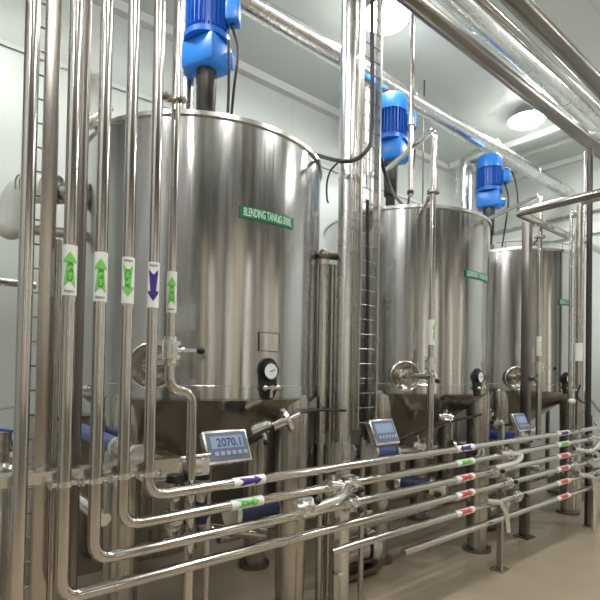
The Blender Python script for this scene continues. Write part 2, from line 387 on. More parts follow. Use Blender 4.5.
# ------------------------------------------------------------------ gear motors
def motor(p, label, z0=ZT+.2, zm=4.72):
    t = thing('gear_motor', (p.x, p.y, z0), label, 'motor', 'blue agitator gear motors')
    x, y = p.x, p.y; fx = r0; ff = -f0
    MB().cyl((x, y, z0-.03), (x, y, z0+.05), .17).cyl((x, y, z0+.05), (x, y, z0+.16), .09).build('base_flange', 'dark', t)
    MB().cyl((x, y, z0+.16), (x, y, z0+.34), .06).cyl((x, y, z0+.34), (x, y, z0+.40), .085).build('coupling', 'black', t)
    MB().cyl((x, y, z0+.40), (x, y, zm), .085, .095).build('lantern', 'darkpaint', t)
    Rz = Matrix.Rotation(YAW - .5, 3, 'Z')
    o_ = V((x, y, 0))
    MB().box((x, y, zm+.13), (.30, .36, .25), Rz, .03).cyl(o_ + V((0, 0, zm+.1)) + r0*.1, o_ + V((0, 0, zm+.1)) + r0*.24, .07).build('gearbox', 'lblue', t)
    MB().cyl((x, y, zm+.25), (x, y, zm+.30), .21, n=32).cyl((x, y, zm+.30), (x, y, zm+.34), .15, n=32).build('flange', 'blue', t)
    m = MB().cyl((x, y, zm+.33), (x, y, zm+.64), .155, n=32)
    for k in range(28):
        a = 2*PI*k/28; m.box((x + .17*math.cos(a), y + .17*math.sin(a), zm+.485), (.05, .008, .29), Matrix.Rotation(a, 3, 'Z'))
    m.build('finned_body', 'blue', t)
    MB().lathe([(.20, 0), (.20, .17), (.17, .21), (.05, .225), (.001, .225)], (x, y, zm+.63), n=32, cap0=True).build('fan_cover', 'lblue', t)
    q = o_ + V((0, 0, zm+.50)) + r0*.24 - f0*.06
    tb = MB().box(q, (.13, .15, .2), Matrix.Rotation(YAW-PI/2, 3, 'Z'), .02).build('terminal_box', 'lblue', t)
    MB().cyl(q - V((0, 0, .1)), q - V((0, 0, .14)), .02, n=10).build('cable_gland', 'black', tb)
    m = MB().cable([q - V((0, 0, .14)), q + r0*.05 - V((0, 0, .35)), q + r0*.02 - V((0, 0, .7)), V((x, y, z0)) + r0*.2], .013)
    m.build('cable', 'cable', t)
motor(PD(206, 100, 4.45), 'dark-shafted gear motor on the nearest tank, cut off by the top', z0=ZT+.15, zm=4.72)
motor(PD(391, 150, 6.30), 'blue gear motor on the middle tank beneath the large clad pipe')
motor(PD(489, 190, 7.95), 'blue gear motor on the farthest tank, seen clear against the ceiling')

# ------------------------------------------------------------------ stickers on pipes
def sticker(parent, o, axis, length, r, col='green', text='CIP R', caption=True, toward=None):
    """white wrap with a flow arrow pointing along axis"""
    o = V(o); ax = V(axis).normalized()
    nn = (EYE - o) if toward is None else V(toward); nn = (nn - ax * nn.dot(ax)).normalized()
    tt = ax.cross(nn)
    s = MB().cyl(o - ax*length/2, o + ax*length/2, r*1.05, n=28).build('flow_label', 'white', parent)
    def fn(u, w, R): return o + ax*u + nn*(R*math.cos(w/R)) + tt*(R*math.sin(w/R))
    R = r*1.09; L_ = length
    m = MB(); W = r*1.15
    # tail with a notch, tapering to the neck, then the head
    rows = [(-.34, .78, .98), (-.26, .75, .40), (-.22, .72, 0), (.16, .42, 0)]
    for (u0, w0, i0), (u1, w1, i1) in zip(rows, rows[1:]):
        for sg in (-1, 1):
            a = [fn(L_*u0, sg*W*(w0*i0 + (w0 - w0*i0)*k/3), R) for k in range(4)]
            b = [fn(L_*u1, sg*W*(w1*i1 + (w1 - w1*i1)*k/3), R) for k in range(4)]
            va = [m.bm.verts.new(p) for p in a]; vb = [m.bm.verts.new(p) for p in b]
            for k in range(3): m.bm.faces.new((va[k], va[k+1], vb[k+1], vb[k]))
    us = [.14, .18, .24, .30, .36]; ws = [.95, .92, .62, .32, .02]
    pr = None
    for u, w in zip(us, ws):
        cur = [m.bm.verts.new(fn(L_*u, W*w*(k/3 - 1), R)) for k in range(7)]
        if pr:
            for k in range(6): m.bm.faces.new((pr[k], pr[k+1], cur[k+1], cur[k]))
        pr = cur
    m.build('arrow', col, s)
    if text:
        m = MB(); put_text(m, text, r*1.1, lambda x, y: fn(x - L_*.03, y, r*1.12), fit=L_*.40)
        m.build('lettering', 'dgreen' if col == 'green' else 'ink', s)
    if caption:
        m = MB(); put_text(m, 'Return', r*.6, lambda x, y: fn(-L_*.41 - y, x, r*1.12) if False else fn(-L_*.42 + y*(1 if ax.z >= 0 else -1), (-x if ax.z >= 0 else x) * -1, r*1.12), .9)
        m.build('caption', 'ink', s)
    return s
def ring_at(parent, p, axis, r, w=.012, name='coupling', mat='steel'):
    a = V(axis).normalized(); return MB().cyl(V(p) - a*w, V(p) + a*w, r, n=20).build(name, mat, parent)

# ------------------------------------------------------------------ rails and risers in front (plane Y = 2.5)
YP = 2.5; XR = 8.6; RR = .030
RZ = [2-.665, 2-.795, 2-.938, 2-1.087, 2-1.25, 2-1.43]
HT = H - .001
def label_x(px, z):   # X on the rail plane seen at px
    k = (px - 300)/F_PX; r = ray(px, 373 + 150*0); return PY(px, 450, YP).x
XA, XB, XC, XD_, XE = [PY(px, 300, YP).x for px in (25, 69, 100, 127.5, 153)]
def riser(x, zturn, xend, r, label, stickers=(), rail_stickers=(), gap=None):
    t = thing('process_pipe', (x, YP, zturn), label, 'pipe')
    MB().tube([(x, YP, HT), (x, YP, zturn), (xend, YP, zturn)], r, bend=.10, n=24).build('pipe_run', 'steel', t)
    for (y0, y1, d, col, tx) in stickers:
        px = 300
        z0, z1 = zat(x, YP, y0), zat(x, YP, y1)
        sticker(t, (x, YP, (z0+z1)/2), (0, 0, d), abs(z0-z1), r, col, tx, True)
    for (p0, p1, d, col) in rail_stickers:
        xa, xb = xat(p0, zturn), xat(p1, zturn)
        sticker(t, ((xa+xb)/2, YP, zturn), (d, 0, 0), abs(xb-xa), r, col, '' if col == 'purple' else 'CIP R', False)
    for x_ in (x + .25, 1.9+.1, 4.9, 6.9):
        if x_ < xend: ring_at(t, (x_, YP, zturn), (1, 0, 0), r*1.12, .006, 'weld_ring')
    return t
def proj(p):
    v = V(p) - EYE; d = v.dot(fw); return 300 + F_PX * v.dot(cr)/d, 300 + SHIFT - F_PX * v.dot(cu)/d
def zat(x, y, py):
    lo, hi = -2.0, 8.0
    for _ in range(40):
        mid = (lo+hi)/2
        if proj((x, y, mid))[1] > py: lo = mid
        else: hi = mid
    return lo
def xat(px, z, y=YP):
    lo, hi = -1.0, 30.0
    for _ in range(50):
        mid = (lo+hi)/2
        if proj((mid, y, z))[0] < px: lo = mid
        else: hi = mid
    return lo
RS2 = (455, 472.5); RS3 = (556, 568)
# riser A: plain, down to the floor
t = thing('process_pipe', (XA, YP, 0), 'leftmost tall polished riser with no sticker, left of the square post', 'pipe')
MB().cyl((XA, YP, 0), (XA, YP, HT), .0315, n=24).build('pipe_run', 'steel', t)
MB().cyl((XA, YP, 0), (XA, YP, .03), .07).build('foot_flange', 'dull', t)
riser(XB, RZ[3], XR, .031, 'riser with a green up-arrow sticker just right of the square post', [(246, 296, 1, 'green', 'CIP R')], [RS2+(1, 'red'), RS3+(1, 'red')])
riser(XC, RZ[2], XR, .031, 'second stickered riser, green up-arrow, between two others', [(253, 302, 1, 'green', 'CIP R')], [RS2+(1, 'red'), RS3+(1, 'red')])
riser(XD_, RZ[1], XR, .030, 'riser whose green sticker arrow points down, turning into the second rail', [(258, 304, -1, 'green', 'CIP R')], [(230, 261.5, 1, 'green'), RS2+(1, 'green'), RS3+(1, 'green')])
te = riser(XE, RZ[0], XR, .0295, 'riser with a purple down-arrow sticker, elbowing into the topmost horizontal rail', [(263, 308, -1, 'purple', '')], [(232, 263.5, 1, 'purple'), RS2+(-1, 'purple'), RS3+(1, 'purple')])
ring_at(te, (XE, YP, zat(XE, YP, 445)), (0, 0, 1), .034, .006, 'weld_ring'); ring_at(te, (XE, YP, zat(XE, YP, 441)), (0, 0, 1), .034, .004, 'weld_ring')
for i, z in enumerate(RZ[4:]):
    t = thing('process_pipe', (2.4, YP, z), ('second lowest horizontal rail of the pipe bank with red arrows', 'lowest horizontal rail of the pipe bank with a red arrow at the right')[i], 'pipe')
    MB().cyl((2.4 if i == 0 else 3.2, YP, z), (XR, YP, z), RR, n=24).build('pipe_run', 'steel', t)
    for p0, p1 in (RS2, RS3)[i:]:
        xa, xb = xat(p0, z), xat(p1, z); sticker(t, ((xa+xb)/2, YP, z), (1, 0, 0), xb-xa, RR, 'red', 'CIP R', False)

# ------------------------------------------------------------------ valves
NV = [0]
def valve(p, axis, hdir, label, r=.032, hl=.12, knob='black', body='bright'):
    p = V(p); a = V(axis).normalized(); h = V(hdir).normalized()
    t = thing('butterfly_valve', p, label, 'valve', 'butterfly valves on the pipework')
    b = MB().cyl(p - a*.045, p - a*.028, r*1.9, n=24).cyl(p + a*.028, p + a*.045, r*1.9, n=24).cyl(p - a*.028, p + a*.028, r*1.45, n=24)
    b.cyl(p - a*.075, p - a*.045, r*1.15, n=20).cyl(p + a*.045, p + a*.075, r*1.15, n=20)
    b.build('body', body, t)
    side = a.cross(h).normalized()
    for s in (-1, 1):
        for q in (-1, 1): MB().cyl(p - a*.055 + side*s*r*1.5 + h*q*r*.9, p + a*.055 + side*s*r*1.5 + h*q*r*.9, .007, n=8).build('bolt', 'bright', t)
    MB().cyl(p, p + h*(r*1.9+.02), .016, n=12).beam(p + h*(r*1.9), p + h*(r*1.9+hl), .012, .02).build('handle', 'bright', t)
    MB().sphere(p + h*(r*1.9+hl+.01), .024).build('knob', knob, t)
    return t
EX = V((1, 0, 0)); EZ = V((0, 0, 1)); EYv = V((0, 1, 0))

# riser F with valve and offset, feeding tank 1
YF = 2.58
XF = PY(171.5, 300, YF).x; zv = zat(XF, YF, 350)
rF = .0245
t = thing('process_pipe', (XF, YF, 0), 'slim riser with the rightmost green up-arrow sticker and an S-bend below its valve', 'pipe')
p2 = PY(192, 410, YF)
MB().cyl((XF, YF, zv+.05), (XF, YF, HT), rF, n=24).build('pipe_run', 'steel', t)
zb = zat(XF, YF, 388)
MB().tube([(XF, YF, zv-.05), (XF, YF, zb-.005), (p2.x, YF, zb-.03), (p2.x, YF, .25)], .029, bend=.085, n=24).build('lower_run', 'steel', t)
z0, z1 = zat(XF, YF, 272), zat(XF, YF, 313); sticker(t, (XF, YF, (z0+z1)/2), (0, 0, 1), z0-z1, rF*1.1, 'green')
valve((XF, YF, zv), (0, 0, 1), r0, 'valve with a black-tipped lever in front of the nearest tank', hl=.10)
# branch from tank 1 dish to riser
def branch(tk, dish, end, label, r=.028):
    p = PCYL(*dish, tk); a = ang_of(p, tk); n = V((math.cos(a), math.sin(a), 0)); st = p + n*.10
    m = MB().tube([st, st + n*.07, V(end) + n*.02, V(end)], r, bend=.06, n=18).cyl(st, st + n*.02, r*1.6).cyl(V(end) - EZ*.0 + (st-V(end)).normalized()*.03, V(end) + (st-V(end)).normalized()*.05, r*1.5)
    tag(m.build('branch_pipe', 'steel', at=st), label, 'pipe')
branch(TX[0], (156, 366), (XF, YF, zat(XF, YF, 362)), 'short branch pipe from the side dish to the riser on the nearest tank')

# inlet risers for tanks 2 and 3
def inlet(pxs, start, valve_y, sticker_y, bottom_y, label, vlabel, dish, tk, hdir, rr=.027, col='green'):
    Y = 2.75; e = PY(*pxs, Y); zvv = zat(e.x, Y, valve_y)
    t = thing('process_pipe', (e.x, Y, 0), label, 'pipe')
    MB().tube([start, e, (e.x, Y, zvv+.05)], rr, bend=.07, n=20).build('pipe_run', 'steel', t)
    zb_ = zat(e.x, Y, bottom_y)
    MB().cyl((e.x, Y, zvv-.05), (e.x, Y, zb_), rr*1.2, n=20).build('lower_run', 'steel', t)
    z0, z1 = zat(e.x, Y, sticker_y[0]), zat(e.x, Y, sticker_y[1])
    sticker(t, (e.x, Y, (z0+z1)/2), (0, 0, 1), z0-z1, rr*1.1, col, '', False, toward=r0*1.0 - f0*.6)
    ring_at(t, (e.x, Y, ZT-.02), (0, 0, 1), .06, .012, 'support_collar', 'dull')
    MB().beam((e.x, Y, ZT-.02), on_cyl(tk, math.atan2(Y-tk[1], e.x-tk[0]), ZT-.02), .03, .03).build('bracket', 'dull', t)
    valve((e.x, Y, zvv), (0, 0, 1), hdir, vlabel)
    branch(tk, dish, (e.x, Y, zat(e.x, Y, valve_y+11)), 'short branch pipe between side dish and riser on the %s tank' % ('middle' if tk is TX[1] else 'farthest'))
inlet((434, 129), PD(384, 172, 5.7), 365, (320, 345), 458, 'riser before the middle tank, bending back over its roof', 'valve on the riser in front of the middle tank', (409, 376), TX[1], -EZ+r0*.2-f0*.8)
inlet((540.5, 195), PD(484, 221, 7.3), 368, (336.5, 356), 440, 'riser before the farthest tank with a white sticker, bending back over its roof', 'valve with a long lever in front of the farthest tank', (517, 378), TX[2], r0)

# ------------------------------------------------------------------ posts, ladders and clad columns
def post(px, Y, w, ztop, label, mat='dull', d=None):
    x = PY(px, 300, Y).x
    t = thing('square_post', (x, Y, 0), label, 'post')
    MB().box((x, Y, ztop/2), (w, d or w, ztop), bev=.006).build('upright', mat, t)
    MB().box((x, Y, .01), (w*2, w*2, .02)).build('base_plate', mat, t)
    return x
post(46, 2.60, .068, HT, 'wide brushed square post at the left between plain riser and first stickered riser', 'dull', .03)
post(526.5, 2.92, .095, zat(PY(526.5, 300, 2.92).x, 2.92, 222), 'brown-grey square post in front of the farthest tank', 'dark')
def ladder(px0, px1, Y, ztop, zbot, step, label, rail=.02, rw=.008):
    xa, xb = PY(px0, 300, Y).x, PY(px1, 300, Y).x
    t = thing('cable_ladder', ((xa+xb)/2, Y, zbot), label, 'cable ladder')
    for x in (xa, xb): MB().box((x, Y, (ztop+zbot)/2), (rail, .06, ztop-zbot)).build('side_rail', 'dull', t)
    z = zbot + .06
    k = 0
    while z < ztop and k < 95:
        MB().cyl((xa, Y-.01, z), (xb, Y-.01, z), rw, n=8).build('rung', 'dull', t); z += step; k += 1
    return xa, xb
ladder(30, 47, 2.74, HT, 0, .122, 'narrow cable ladder mostly hidden behind the left square post', .008, .005)
ladder(357.5, 375.5, 2.86, HT, 1.53, .125, 'vertical cable ladder between the nearest and middle tanks', .02, .005)
# clad column pair
def column(px, Y, r, z0, z1, mat, label, seams=(), name='clad_pipe'):
    x = PY(px, 300, Y).x; t = thing(name, (x, Y, z0), label, 'pipe')
    MB().cyl((x, Y, z0), (x, Y, z1), r, n=32).build('pipe_run', mat, t)
    for py in seams: ring_at(t, (x, Y, zat(x, Y, py)), (0, 0, 1), r*1.06, .01, 'joint_band', mat)
    return x, t
column(345, 2.97, .072, 0, HT, 'clad', 'wide bright clad column standing left of the cable ladder', (292, 140, 180, 461, 220))
column(363.5, 4.9, .095, ZT-.3, HT, 'clad', 'clad vent column rising behind the ladder at the back of the middle tank', (105, 150, 190))
xq, tq = column(323, 3.05, .039, zat(PY(323, 300, 3.05).x, 3.05, 433), zat(PY(323, 300, 3.05).x, 3.05, 265), 'steel', 'capped pipe standing between the nearest tank and the clad column', (300,))
zt_ = zat(xq, 3.05, 265)
MB().cyl((xq, 3.05, zt_), (xq, 3.05, zt_+.04), .05).build('collar', 'bright', tq)
MB().sphere((xq, 3.05, zt_+.08), .055).build('cap', 'dark', tq)
MB().cyl((xq+.02, 3.05, zt_+.09), (xq+.16, 3.05, zt_+.10), .035).build('side_port', 'dark', tq)
zb_ = zat(xq, 3.05, 433)
MB().cyl((xq, 3.05, zb_), (xq, 3.05, zb_-.09), .045).build('lower_collar', 'dull', tq)
MB().cyl((xq, 3.05, zb_-.09), (xq, 3.05, 0), .028).build('stem', 'dull', tq)
column(332, 3.1, .036, 0, zat(PY(332, 300, 3.1).x, 3.1, 265), 'dull', 'dull pipe tucked between the capped pipe and the clad column', name='process_pipe')
# conduit in front of the middle motor
x = PY(410, 300, 3.1).x; x_ = PY(411.5, 120, 3.1).x
zz = zat(x_, 3.1, 196)
t = thing('conduit', (x_, 3.1, zz), 'brownish vertical conduit with a coupling in front of the middle motor', 'conduit')
MB().cyl((x_, 3.1, zz), (x_, 3.1, HT), .024, n=16).build('tube', 'dull', t)
zc = zat(x_, 3.1, 122); MB().cyl((x_, 3.1, zc-.04), (x_, 3.1, zc+.04), .038).build('coupling', 'dull', t)
MB().cyl((x_, 3.1, zz+.02), (x_, 3.1, zz+.05), .034).build('end_cap', 'black', t)
# right-hand cluster of verticals
column(589, 2.62, .036, 0, zat(PY(589, 300, 2.62).x, 2.62, 149), 'darkpaint', 'dark upright pole near the right edge', name='process_pipe')
column(579, 2.45, .036, RZ[0]+.02, zat(PY(579, 300, 2.45).x, 2.45, 205), 'dull', 'upright pipe with a white sticker left of the dark pole', name='process_pipe')
xs = PY(579, 300, 2.45).x; zz0, zz1 = zat(xs, 2.45, 343), zat(xs, 2.45, 361)
tag(MB().cyl((xs, 2.45, zz1), (xs, 2.45, zz0), .046, n=24).build('pipe_sticker', 'white', at=(xs, 2.45, zz1)), 'blank white wrap sticker on the upright pipe left of the dark pole', 'sticker')
x5 = PY(570.5, 300, 2.55).x; zt5 = zat(x5, 2.55, 212)
o = MB().tube([(x5, 2.55, RZ[0]), (x5, 2.55, zt5), (x5+.15, 2.5, zt5+.02), ], .02, bend=.06).build('process_pipe', 'steel', at=(x5, 2.55, RZ[0])); tag(o, 'slim upright pipe with a hooked top beside the white-stickered upright', 'pipe')
x5 = PY(575, 300, 2.6).x
o = MB().cyl((x5, 2.6, .3), (x5, 2.6, zat(x5, 2.6, 222)), .013, n=12).build('conduit', 'bright', at=(x5, 2.6, .3)); tag(o, 'thin bright conduit between two uprights at the right edge', 'conduit')
x5 = PY(583.5, 300, 2.6).x
o = MB().cyl((x5, 2.6, .5), (x5, 2.6, zat(x5, 2.6, 152)), .012, n=12).build('conduit', 'bright', at=(x5, 2.6, .5)); tag(o, 'thin bright conduit close left of the dark pole', 'conduit')
x5 = PY(565.5, 300, 3.2).x
o = MB().cyl((x5, 3.2, 0), (x5, 3.2, zat(x5, 3.2, 395)), .035, n=12).build('process_pipe', 'dark', at=(x5, 3.2, 0)); tag(o, 'short dark standpipe under the farthest tank gauge', 'pipe')
# overhead corner pipe at the right: one leg towards the viewer, one along the row
c0 = PD(518, 213, 5.6); e1 = PD(600, 188, 4.7)
Y_ = c0.y
o = MB().tube([(c0.x, -3.0, c0.z), (c0.x, Y_, c0.z), (X1-.02, Y_, c0.z)], .045, bend=.05, n=20).build('process_pipe', 'steel', at=c0)
tag(o, 'polished pipe loop turning a sharp corner above the farthest tank', 'pipe')
# pipe that leaves the pole to the right
pp = PD(582, 202, 5.4)
o = MB().tube([pp, pp + V((0, -2.5, 0))], .035, n=16).build('process_pipe', 'clad', at=pp); tag(o, 'short bright pipe leaving the right edge at ceiling height', 'pipe')
pp = PX(503, 231, X1-.05); qq = PX(590, 212, X1-.05)
o = MB().cyl((X1-.05, 5.9, pp.z), (X1-.05, -2, pp.z), .03, n=10).build('conduit', 'dull', at=(X1-.05, 0, pp.z)); tag(o, 'tan conduit running along the far end wall', 'conduit')
x5 = PY(517.5, 220, 3.1).x
o = MB().cyl((x5, 4.6, 3.9), (x5, 4.6, HT), .012, n=8)
o = o.build('conduit', 'dark', at=(x5, 4.6, 3.9)); tag(o, 'hair-thin conduit dropping beside the farthest motor', 'conduit')

# roof vent ducts
def duct(px, pyb, d, r, top, label, mat='clad', elbow=None):
    p = PD(px, pyb, d); t = thing('vent_duct', p, label, 'duct')
    pts = [p, (p.x, p.y, top)] + ([V((p.x, p.y, top)) + V(elbow)] if elbow else [])
    MB().tube(pts, r, bend=r*1.6, n=28).build('duct_run', mat, t)
    z = p.z + .35
    while z < top - .3: ring_at(t, (p.x, p.y, z), (0, 0, 1), r*1.04, .012, 'joint_band', mat); z += .6
duct(465, 218, 8.9, .165, 2 + (378-163)/490*8.9, 'bright clad duct behind the blue motor of the farthest tank, bending right', elbow=(.02, -.62, .02))
duct(184, 114, 4.55, .085, HT, 'silver vent duct left of the nearest tank motor')
duct(373, 214, 6.4, .07, 2+ (376-175)/490*6.4, 'short clad stub on the left of the middle tank roof', elbow=(.3, .3, .02))
p = PD(92, 119, 4.0)
t = thing('roof_vent', p, 'pale cylindrical vent on the left edge of the nearest tank roof', 'vent')
MB().cyl(p, p + EZ*.30, .075, n=28).cyl(p + EZ*.30, p + EZ*.34, .09, n=28).build('drum', 'white_clad', t)
MB().cyl(p - EZ*.05, p, .10, n=24).build('base_ring', 'dull', t)
# roof pipe across tank 1 top left
pa = PD(83, 124, 3.6); pb = PD(112, 108, 3.75)
tag(MB().tube([pa - EZ*.0, pb], .02).cyl(pa, pa + (pb-pa)*.2, .035).build('roof_fitting', 'dull', at=pa), 'small lever fitting on the left rim of the nearest tank roof', 'fitting')
# riser adjacent to B
for px, Y, r, z0, z1, lb in ((79, 2.76, .028, 0, HT, 'dark riser close behind the first green-stickered riser'),
                             (57.5, 2.72, .016, 0, zat(PY(57.5, 300, 2.72).x, 2.72, 240), 'thin conduit just right of the left square post')):
    x = PY(px, 300, Y).x; tag(MB().cyl((x, Y, z0), (x, Y, z1), r, n=20).build('process_pipe' if r > .02 else 'conduit', 'dark' if r > .02 else 'dull', at=(x, Y, z0)), lb, 'pipe' if r > .02 else 'conduit')
# clamp between E and F at the top
pa = PY(156, 100, 2.5); tag(MB().cyl(PY(160, 97, 2.52), PY(183, 99, 2.58), .012).sphere(PY(183, 99, 2.55), .022).cyl(PY(166, 97, 2.5), PY(171, 97, 2.5), .026).build('pipe_clamp', 'dull', at=pa), 'small cross clamp joining the two rightmost risers near the roof line', 'clamp')

# bottom bracket channel and U-clamps on the risers
zc = zat(.7, 2.57, 474)
o = MB().box((.78, 2.575, zc), (.95, .05, .055)).box((.78, 2.56, zc+.03), (.95, .08, .008)).build('bracket_channel', 'bright', at=(.3, 2.57, zc))
tag(o, 'horizontal steel channel tying the stickered risers together near the bottom', 'bracket')
for x, px, lb in ((XB, 69, 'first'), (XC, 100, 'second'), (XD_, 127, 'third'), (XE, 153, 'fourth')):
    z = zat(x, YP, {69: 484, 100: 480.5, 127: 476, 153: 474}[px]); t = thing('pipe_clamp', (x, YP, z), 'bolted clamp holding the %s stickered riser from the left to the channel' % lb, 'clamp', 'riser clamps on the channel')
    MB().cyl((x, YP, z-.012), (x, YP, z+.012), .038, n=20).build('collar', 'bright', t)
    MB().box((x, YP+.0, z), (.145, .03, .018), bev=.004).build('ear', 'bright', t)
    for s in (-1, 1): MB().cyl((x+s*.062, YP-.01, z-.018), (x+s*.062, YP-.01, z+.02), .009, n=8).build('bolt', 'steel', t)

# ------------------------------------------------------------------ weighing indicators
def indicator(px, py, Y, w, h, label, digits, tilt=25, post_to=None):
    p = PY(px, py, Y); t = thing('weighing_indicator', p, label, 'weighing display', 'tank weighing indicators')
    a = math.radians(tilt); ex = V((1, 0, 0)); n = V((0, -math.cos(a), math.sin(a))); ey = V((0, math.sin(a), math.cos(a)))
    R = Matrix((ex, ey, n)).transposed()
    MB().box(p - n*.03, (w, h, .06), R, .008).build('housing', 'bright', t)
    fn = lambda x, y, k=.004: p + ex*x + ey*y + n*k
    m = MB(); patch(m, lambda x, y: fn(x, y, .003), -w*.45, w*.45, -h*.42, h*.42, 1, 1); fa = m.build('fascia', 'panelblue', t)
    m = MB(); patch(m, lambda x, y: fn(x, y, .006), -w*.37, w*.36, -h*.06, h*.31, 1, 1); sc_ = m.build('screen', 'lcd', fa)
    if digits:
      m = MB(); put_text(m, digits, h*.34, lambda x, y: fn(x + w*.04, y + h*.10, .009), .95); m.build('digits', 'ink', fa)
    for k in range(6):
        m = MB(); xk = -w*.33 + k*w*.13; patch(m, lambda x, y: fn(x, y, .008), xk, xk + w*.085, -h*.27, -h*.15, 1, 1); m.build('button', 'btn', fa)
    q = p - n*.06
    MB().beam(q, q + V((0, .22, -.05)), .03, .03).build('bracket', 'dull', t)
    MB().cyl(q + V((0, .2, -.05)), (q.x, q.y+.2, 0), .025).build('stand_pipe', 'dull', t)
indicator(228, 446, 2.78, .335, .225, 'weighing display reading 2070.1 below the nearest tank', '2070.1')
indicator(385, 431.5, 2.72, .30, .225, 'weighing display below the left side of the middle tank', '', 25)
indicator(522, 422, 2.76, .30, .225, 'weighing display below the left side of the farthest tank', '', 25)

# ------------------------------------------------------------------ hoses with blue sleeves
def hose(a, b, r, mat, label, t0=.1, t1=.75):
    a, b = V(a), V(b); t = thing('flexible_hose', a, label, 'hose', 'sleeved outlet hoses')
    d = b - a; u = d.normalized()
    MB().cyl(a, b, r*.72, n=18).build('inner_pipe', 'bright', t)
    MB().cyl(a + d*t0, a + d*t1, r, n=20).build('sleeve', mat, t)
    for q in (a, b, a + d*(t1+.04)):
        MB().cyl(q - u*.02, q + u*.02, r*1.35, n=20).build('clamp', 'bright', t)
hose(PD(74, 427, 3.7), PD(139, 456, 2.85), .052, 'sleeve', 'dusty blue sleeved hose seen between the stickered risers', .15, .72)
hose(PD(348, 452, 5.0), PD(372, 452, 5.3), .07, 'navy', 'short navy sleeve just right of the clad column foot', .1, .7)
hose(PD(371, 452, 4.9), PD(416, 450, 5.5), .065, 'sleeve', 'blue sleeved hose beneath the middle tank display', .05, .42)
hose(PD(398, 482, 5.2), PD(445, 488, 5.0), .07, 'navy', 'dark blue sleeved hose low under the middle tank', .08, .7)
hose(PD(478, 433, 6.2), PD(524, 438, 5.7), .050, 'bsleeve', 'bright blue sleeved hose between the middle and farthest tanks', .06, .86)
hose(PD(232, 514, 3.6), PD(276, 506, 3.9), .075, 'navy', 'navy sleeve low behind the green-stickered rail', .1, .9)
hose(PD(452, 446, 5.5), PD(480, 452, 5.6), .05, 'navy', 'dark sleeve behind the top rails right of the middle tank riser', .1, .8)

# ------------------------------------------------------------------ load arm under tank 1 and small gear
p = PY(175, 469, 2.66)
t = thing('load_arm', p, 'pale box-section load arm sticking out below the nearest tank', 'load arm')
MB().box(p, (.40, .10, .095), bev=.006).build('arm', 'bright', t)
MB().box(p + V((.05, .25, .02)), (.10, .5, .06)).build('cross_arm', 'dull', t)
MB().cyl(p + V((-.2, .03, .05)), p + V((.25, .03, .06)), .008).build('tie_rod', 'bright', t)
def knobv(px, py, Y, label, body='dark'):
    p = PY(px, py, Y); t = thing('diaphragm_valve', p, label, 'valve', 'hand-wheel valves')
    MB().cyl(p - EZ*.02, p + EZ*.02, .055, n=24).build('hand_wheel', 'black', t)
    MB().cyl(p - EZ*.18, p - EZ*.02, .022).cyl(p - EZ*.12, p - EZ*.09, .04).build('stem', 'steel', t)
    MB().cyl(p - EZ*.32, p - EZ*.18, .04).sphere(p - EZ*.25, .06).build('body', body, t)
knobv(175, 478, 2.62, 'black hand-wheel valve right of the purple-stickered elbow', 'steel')
knobv(202, 476, 3.0, 'black hand-wheel valve with a navy body behind the load arm', 'navy')
p = PCYL(262, 420, TX[0], .75)
# cone outlet clamps on tank 1 and the tilted plate
p = PD(287, 420, 3.3); ax = (r0*.86 + f0*.22 + EZ*.42).normalized()
t = thing('tri_clamp_blank', p, 'bright round blanking disc seen edge-on below the nearest tank gauge', 'disc')
MB().lathe([(.001, -.012), (.085, -.012), (.088, 0), (.085, .012), (.001, .012)], p, ax, 32).build('disc', 'bright', t)
MB().cyl(p - ax*.10, p, .03).build('spigot', 'steel', t); MB().cyl(p, p + ax*.10, .012).build('pin', 'bright', t)
valve(PD(262, 427, 3.6), r0 + EZ*.35, -EZ + r0*.3, 'chrome clamp valve half hidden under the nearest tank cone', .03, .05)
# tank 2 cone clamps
valve(PD(446, 417, 5.2), r0 - EZ*.1, EZ, 'small clamp valve under the right of the middle tank cone', .028, .04)
valve(PD(487, 413, 6.3), r0, -EZ + r0*.6, 'clamp valve with a lever between the middle and farthest tanks', .03, .07)
valve(PD(420, 446, 5.4), r0, EZ - r0*.3, 'clamp valve at the outlet below the middle tank', .03, .08)
valve(PD(498, 424, 6.6), r0, -EZ, 'clamp valve behind the farthest display, left side', .032, .05)
valve(PD(531, 432, 6.6), r0, -EZ, 'clamp valve right of the farthest display', .032, .05)

# ------------------------------------------------------------------ manifold jumpers and valves on the rails
def jumper(pts, label, r=.027, mat='bright'):
    P = [PD(*q) for q in pts]; tag(MB().tube(P, r, bend=.14, n=20).build('jumper_bend', mat, at=P[0]), label, 'pipe bend', 'jumper bends on the pipe bank')
dR = lambda px: (PY(px, 450, YP) - EYE).dot(fw)
jumper([(330, 484, dR(330)-.08), (347, 486, dR(345)-.10), (343, 498, dR(340)-.28), (304, 511, dR(305)-.35)], 'large pale return bend left of the black valve knobs')
jumper([(500, 453.5, dR(500)-.08), (523, 454, dR(520)-.10), (517, 463, dR(515)-.25), (494, 468, dR(494)-.35)], 'pale return bend in the middle of the pipe bank')
jumper([(574, 449, dR(574)-.1), (592, 452, dR(590)-.2), (601, 441, dR(600)-.1)], 'pale return bend at the right edge of the pipe bank')
jumper([(486, 501, dR(486)-.12), (500, 502, dR(500)-.15), (506, 512, dR(506)-.22), (508, 532, dR(508)-.25)], 'pale elbow diving below the lower rails')
jumper([(577, 474, dR(577)-.1), (594, 477, dR(594)-.15), (594, 530, dR(594)-.15)], 'pale elbow turning down at the lower right', .034)
xv = lambda px, i: V((xat(px, RZ[i]), YP, RZ[i]))
valve(xv(333, 1), EX, EZ, 'valve on the second rail at the start of the large return bend', hl=.04)
valve(PD(305, 508, dR(305)-.33), EX, -EYv + EZ*.6, 'valve at the lower end of the large return bend', hl=.06)
